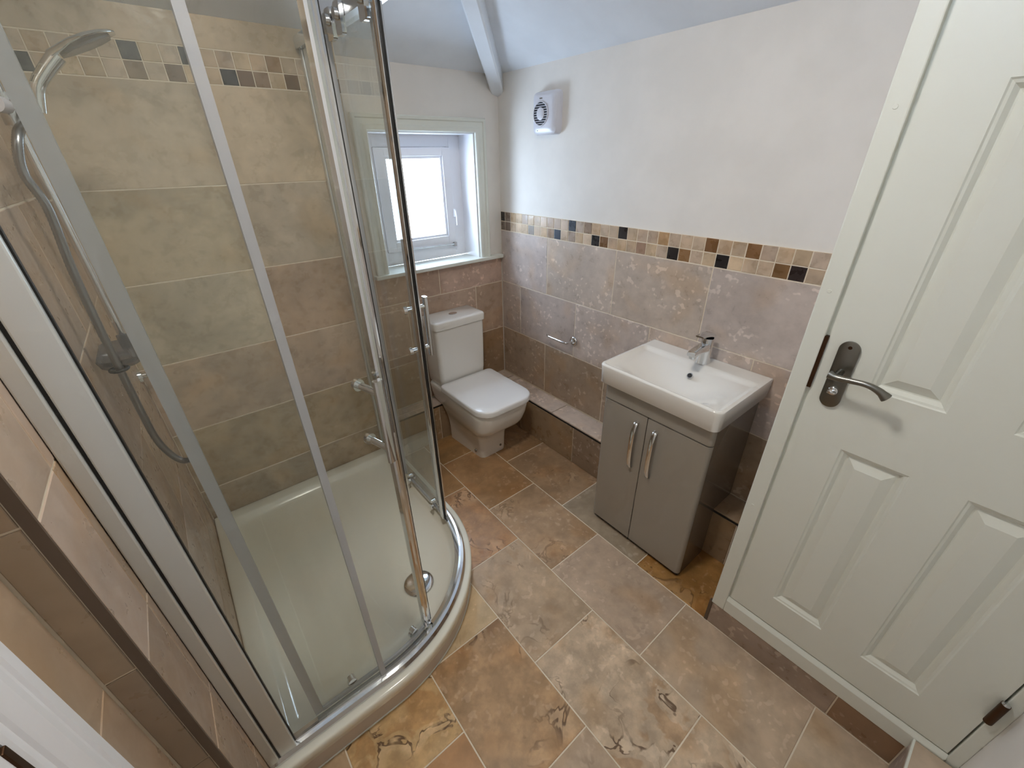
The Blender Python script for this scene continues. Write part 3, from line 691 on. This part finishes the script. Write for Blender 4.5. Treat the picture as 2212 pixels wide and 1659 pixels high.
# ------------------------------------------------------------------ shower tray
TYF, TXR, RC = -1.31, -.93, .55
CXa, CYa = TXR-RC, TYF+RC
def tray_loop(d, z, small=.004, n=28):
    x0, x1, y0, y1 = XL+.001+d, TXR-d, TYF+d, YS-.001-d
    o = []
    def arc(cx, cy, r, a0, m):
        for k in range(m+1):
            a = a0+k/m*PI/2; o.append((cx+r*math.cos(a), cy+r*math.sin(a), z))
    arc(x0+small, y0+small, small, PI, 5)
    arc(CXa, CYa, RC-d, 1.5*PI, n)
    arc(x1-small, y1-small, small, 0, 5)
    arc(x0+small, y1-small, small, .5*PI, 5)
    return o
tr_ = tag(empty('shower_tray', (-1.38, -.7, 0)), 'cream curved corner shower tray on a raised plinth', 'shower tray')
part(tr_, G().rings([tray_loop(.012, .0), tray_loop(.012, .088)]).obj('plinth_panel', 'panel_white', smooth=40))
part(tr_, G().rings([tray_loop(.006, .080), tray_loop(0, .084), tray_loop(0, .117), tray_loop(.003, .1215), tray_loop(.008, .1233), tray_loop(.058, .1233, .03), tray_loop(.066, .120, .035), tray_loop(.078, .100, .05), tray_loop(.095, .0925, .06), tray_loop(.20, .0895, .06)]).obj('tray', 'acrylic', smooth=60))
part(tr_, G().rings([tray_loop(.0115, .0, .004), tray_loop(.009, .0, .004), tray_loop(.009, .004, .004), tray_loop(.0115, .006, .004)], False, False).obj('sealant', 'gloss', smooth=40))
dx_, dy_ = -1.238, -1.006
part(tr_, G().rings([[(dx_+r*math.cos(2*PI*i/40), dy_+r*math.sin(2*PI*i/40), z) for i in range(40)] for r, z in ((.060, .0895), (.060, .0935), (.056, .098), (.044, .1015), (.020, .1035))]).obj('waste_cover', 'chrome', smooth=60))

# ------------------------------------------------------------------ shower enclosure
EX, EY, ER = -.975, -1.265, .505          # glass line
L1 = (CXa-XL); LA = ER*PI/2; L2 = (YS-CYa); LT = L1+LA+L2
def pth(s, off=0):
    if s < L1: return Vector((XL+s, CYa-ER-off, 0))
    if s < L1+LA:
        a = -PI/2+(s-L1)/ER; return Vector((CXa+(ER+off)*math.cos(a), CYa+(ER+off)*math.sin(a), 0))
    return Vector((CXa+ER+off, CYa+(s-L1-LA), 0))
def ssamp(s0, s1):
    out = [s0]
    for k in range(0, 41):
        s = L1+LA*k/40
        if s0+1e-4 < s < s1-1e-4: out.append(s)
    return out+[s1]
def sweep(s0, s1, poly):
    """poly: list of (offset outwards, z)"""
    return G().rings([[pth(s, o)+Vector((0, 0, z)) for o, z in poly] for s in ssamp(s0, s1)])
def bar(s0, s1, o0, o1, z0, z1): return sweep(s0, s1, [(o0, z0), (o1, z0), (o1, z1), (o0, z1)])
ZB, ZT = .1236, 1.985
en = tag(empty('shower_enclosure', (-1.4, -.7, ZB)), 'chrome framed curved glass shower enclosure with two sliding doors', 'shower enclosure')
part(en, sweep(.002, LT-.002, [(-.022, ZB), (.020, ZB), (.021, ZB+.008), (.014, ZB+.020), (.004, ZB+.022), (.004, ZB+.030), (-.004, ZB+.030), (-.004, ZB+.020), (-.022, ZB+.018)]).obj('bottom_rail', 'chrome', smooth=35))
part(en, sweep(.002, LT-.002, [(-.032, ZT-.040), (.014, ZT-.040), (.018, ZT-.034), (.018, ZT-.006), (.012, ZT), (-.028, ZT), (-.032, ZT-.006)]).obj('top_rail', 'chrome_soft', smooth=35))
for sg_ in (0, 1):
    q_ = lambda u0, u1: (u0, u1) if sg_ == 0 else (LT-u1, LT-u0)
    wp = part(en, sweep(*q_(.001, .026), [(-.020, ZB+.018), (.019, ZB+.018), (.019, ZT-.04), (-.020, ZT-.04)]).obj('wall_profile', 'profile', bevel=.003))
    part(wp, sweep(*q_(.026, .0305), [(-.013, ZB+.02), (.012, ZB+.02), (.012, ZT-.04), (-.013, ZT-.04)]).obj('profile_gap', 'black'))
    part(wp, sweep(*q_(.0305, .072), [(-.015, ZB+.02), (.015, ZB+.02), (.015, ZT-.04), (-.015, ZT-.04)]).obj('panel_post', 'profile', bevel=.003))
    part(wp, sweep(*q_(.072, .0745), [(-.005, ZB+.03), (.005, ZB+.03), (.005, ZT-.04), (-.005, ZT-.04)]).obj('glazing_gasket', 'black'))
SF = .338
for (a, b, e) in ((.070, SF, SF), (1.17, LT-.070, 1.17)):
    fp = part(en, bar(a, b, -.003, .003, ZB+.026, ZT-.038).obj('fixed_panel', 'glass'))
    part(fp, bar(e-.008, e+.008, -.009, .006, ZB+.032, ZT-.045).obj('seal_strip', 'seal'))
def door(s0, s1, lead):
    zb, zt = ZB+.030, ZT-.052; o0, o1 = -.028, -.022
    d = part(en, bar(s0, s1, o0, o1, zb, zt).obj('sliding_door', 'glass'))
    sg = 1 if lead == s1 else -1; tr = s0 if lead == s1 else s1
    part(d, bar(tr-.011, tr+.011, -.034, -.019, zb, zt).obj('seal_strip', 'seal'))
    rib = [(0, -.033), (0, -.018), (.003, -.0135), (.009, -.0125), (.012, -.0155), (.015, -.0155), (.018, -.0125), (.024, -.0135), (.028, -.018), (.028, -.033), (.022, -.037), (.016, -.0335), (.012, -.0335), (.006, -.037)]
    part(d, G().rings([[pth(lead-sg*u, o)+Vector((0, 0, z)) for u, o in rib] for z in (zb, zt)]).obj('edge_profile', 'chrome', smooth=40))
    part(d, sweep(min(lead, lead+sg*.007), max(lead, lead+sg*.007), [(-.028, zb), (-.021, zb), (-.021, zt), (-.028, zt)]).obj('magnetic_seal', 'black'))
    part(d, bar(s0+.01, s1-.03, -.029, -.021, zb-.006, zb+.008).obj('bottom_seal', 'seal'))
    # handle
    sh = lead-sg*.062; h0, h1 = .935, 1.160
    p_out = lambda z, o: pth(sh, o)+Vector((0, 0, z))
    hn = G().rings([[pth(sh+u, .028+w_)+Vector((0, 0, z)) for u, w_ in rrect(-.011, .011, -.007, .007, (.005,)*4, 4)] for z in (h0, h1)])
    hd = part(d, hn.obj('handle', 'chrome', smooth=40))
    for z in (h0+.035, h1-.035):
        g = G().cyl(p_out(z, .024), p_out(z, -.026), .0085, None, 16); g.cyl(p_out(z, -.026), p_out(z, -.046), .0085, .0085, 16); g.cyl(p_out(z, -.046), p_out(z, -.058), .015, .0135, 20)
        part(hd, g.obj('handle_bolt', 'chrome', smooth=40))
    for s in (s0+.105, s1-.072):
        q = lambda o, z, ds=0: pth(s+ds, o)+Vector((0, 0, z))
        g = G().cyl(q(-.021, zb+.030), q(-.040, zb+.030), .0115, None, 18); g.cyl(q(-.036, zb+.004), q(-.046, zb+.004), .014, None, 20)
        part(d, g.obj('bottom_wheel', 'chrome', smooth=40))
    for s in (s0+.07, s1-.09, (s0+s1)/2+.04) if sg < 0 else (s0+.09, s1-.07):
        g = G().rings([[pth(s+u, o)+Vector((0, 0, zt+w_)) for u, w_ in rrect(-.022, .022, -.030, .046, (.008,)*4, 4)] for o in (-.046, -.033)])
        rl = part(d, g.obj('roller_bracket', 'chrome', smooth=40))
        g = G().cyl(pth(s, -.046)+Vector((0, 0, zt+.018)), pth(s, -.056)+Vector((0, 0, zt+.018)), .015, .013, 20)
        part(rl, g.obj('roller_cap', 'chrome_soft', smooth=40))
    return d
door(.148, .552, .552)
door(1.066, 1.475, 1.066)

# ------------------------------------------------------------------ shower fittings on the side wall
RX, RY = -1.772, -.585
ri = tag(empty('shower_riser_rail', (RX, RY, 1.1)), 'slim chrome shower riser rail on the tiled side wall', 'shower rail')
part(ri, G().cyl((RX, RY, 1.10), (RX, RY, 1.77), .009, None, 16).obj('rail', 'chrome', smooth=40))
for z in (1.125, 1.745):
    part(ri, G().cyl((XL, RY, z), (RX-.004, RY, z), .016, .014, 18).obj('rail_bracket', 'chrome', smooth=40))
sl_ = G().cyl((RX, RY, 1.665), (RX, RY, 1.725), .017, None, 20); sl_.cyl((RX, RY, 1.70), (RX+.033, RY-.010, 1.706), .013, .015, 18)
slo = part(ri, sl_.obj('slider', 'chrome_soft', smooth=40))
part(slo, G().cyl((RX-.002, RY-.014, 1.70), (RX-.012, RY-.052, 1.702), .015, .017, 20).obj('slider_knob', 'fan', smooth=40))
HY = -.60
hs = tag(empty('hand_shower', (-1.71, HY, 1.73)), 'chrome hand shower with wide flat head held in the slider', 'shower head')
hpts = catmull([(-1.724, HY, 1.690), (-1.710, HY, 1.734), (-1.685, HY, 1.765), (-1.655, HY, 1.795)], 6)
part(hs, G().tube(hpts, .013, 16, rr=[.0115+.004*i/len(hpts) for i in range(len(hpts))]).obj('handle', 'chrome', smooth=50))
d1 = Vector((.113, 0, .052)).normalized(); n1 = Vector((-d1.z, 0, d1.x)); w1 = Vector((0, 1, 0)); c0 = Vector((-1.655, HY, 1.797))
rings = []
for (t, hw, th, lift) in ((-.012, .014, .012, 0), (.010, .022, .012, .002), (.035, .040, .012, .004), (.065, .048, .011, .004), (.095, .044, .009, .002), (.115, .030, .007, -.001), (.124, .010, .005, -.003)):
    c = c0+d1*t+n1*lift; rings.append([c+w1*(hw*math.cos(a))+n1*(th*math.sin(a)*(1 if math.sin(a) > 0 else .5)) for a in [2*PI*k/20 for k in range(20)]])
part(hs, G().rings(rings).obj('head', 'chrome', smooth=50))
rings = []
for (t, hw) in ((.005, .012), (.03, .032), (.062, .041), (.09, .037), (.110, .022)):
    c = c0+d1*t+n1*(-.0035); rings.append([c-w1*hw, c+w1*hw, c+w1*hw-n1*.004, c-w1*hw-n1*.004])
part(hs, G().rings(rings).obj('spray_face', 'dish'))
hp_ = [(-1.727, -.606, 1.688), (-1.742, -.70, 1.664), (-1.754, -.785, 1.640), (-1.771, -.80, 1.578), (-1.763, -.80, 1.512), (-1.773, -.80, 1.400), (-1.778, -.80, 1.291), (-1.781, -.80, 1.159), (-1.783, -.80, 1.040), (-1.782, -.80, .953), (-1.772, -.80, .899), (-1.753, -.80, .862), (-1.728, -.80, .860), (-1.713, -.80, .884), (-1.714, -.795, .940), (-1.726, -.79, 1.023), (-1.738, -.66, 1.035), (-1.768, -.40, .975), (-1.800, -.17, .900)]
tag(G().tube(catmull(hp_, 26), .0085, 10, wave=-.10).obj('shower_hose', 'hose', smooth=60), 'ribbed silver shower hose hanging in a loop below the hand shower', 'hose')
wo = tag(empty('hose_outlet', (XL, -.165, .900)), 'small chrome wall outlet where the shower hose ends', 'wall outlet')
part(wo, G().cyl((XL, -.165, .900), (XL+.010, -.165, .900), .026, .024, 24).obj('flange', 'chrome', smooth=40))
part(wo, G().cyl((XL+.008, -.165, .900), (XL+.024, -.166, .900), .012, .011, 16).obj('elbow', 'chrome', smooth=40))
sd_ = tag(empty('soap_dish', (RX, -.66, 1.16)), 'smoky clear plastic soap dish on the shower rail', 'soap dish')
lo_ = lambda i, z: [(x, y, z) for x, y in rrect(XL+.008+i, -1.738-i, -.782+i, -.602-i, (.022,)*4, 5)]
part(sd_, G().rings([lo_(.008, 1.148), lo_(.004, 1.152), lo_(0, 1.170), lo_(.004, 1.170), lo_(.009, 1.156)]).obj('dish', 'dish', smooth=40))
part(sd_, box('rail_clip', RX-.012, RX+.012, -.6025, RY-.0095, 1.140, 1.182, 'dish', bevel=.002))
def tor(c, R, r): return [Vector(c)+Vector((R*math.cos(2*PI*i/24), R*math.sin(2*PI*i/24), 0)) for i in range(25)]
part(sd_, G().tube(tor((-1.782, -.80, 1.156), .0165, .004), .004, 8).obj('hose_ring', 'black', smooth=60))

# ------------------------------------------------------------------ ceiling lamp (above the photographer)
lp = tag(empty('ceiling_lamp', (LAMP_POS[0], LAMP_POS[1], 2.42)), 'round white flush ceiling lamp above the entry', 'ceiling lamp')
zt = ZC+SL*1.2
def lr_(r, z, n=32): return [(LAMP_POS[0]+r*math.cos(2*PI*i/n), LAMP_POS[1]+r*math.sin(2*PI*i/n), z) for i in range(n)]
part(lp, G().rings([lr_(.185, zt-.0), lr_(.185, zt-.035), lr_(.18, zt-.045)]).obj('base', 'gloss', smooth=40))
part(lp, G().rings([lr_(.176, zt-.046), lr_(.172, zt-.06), lr_(.12, zt-.062)]).obj('diffuser', 'lamp', smooth=50))
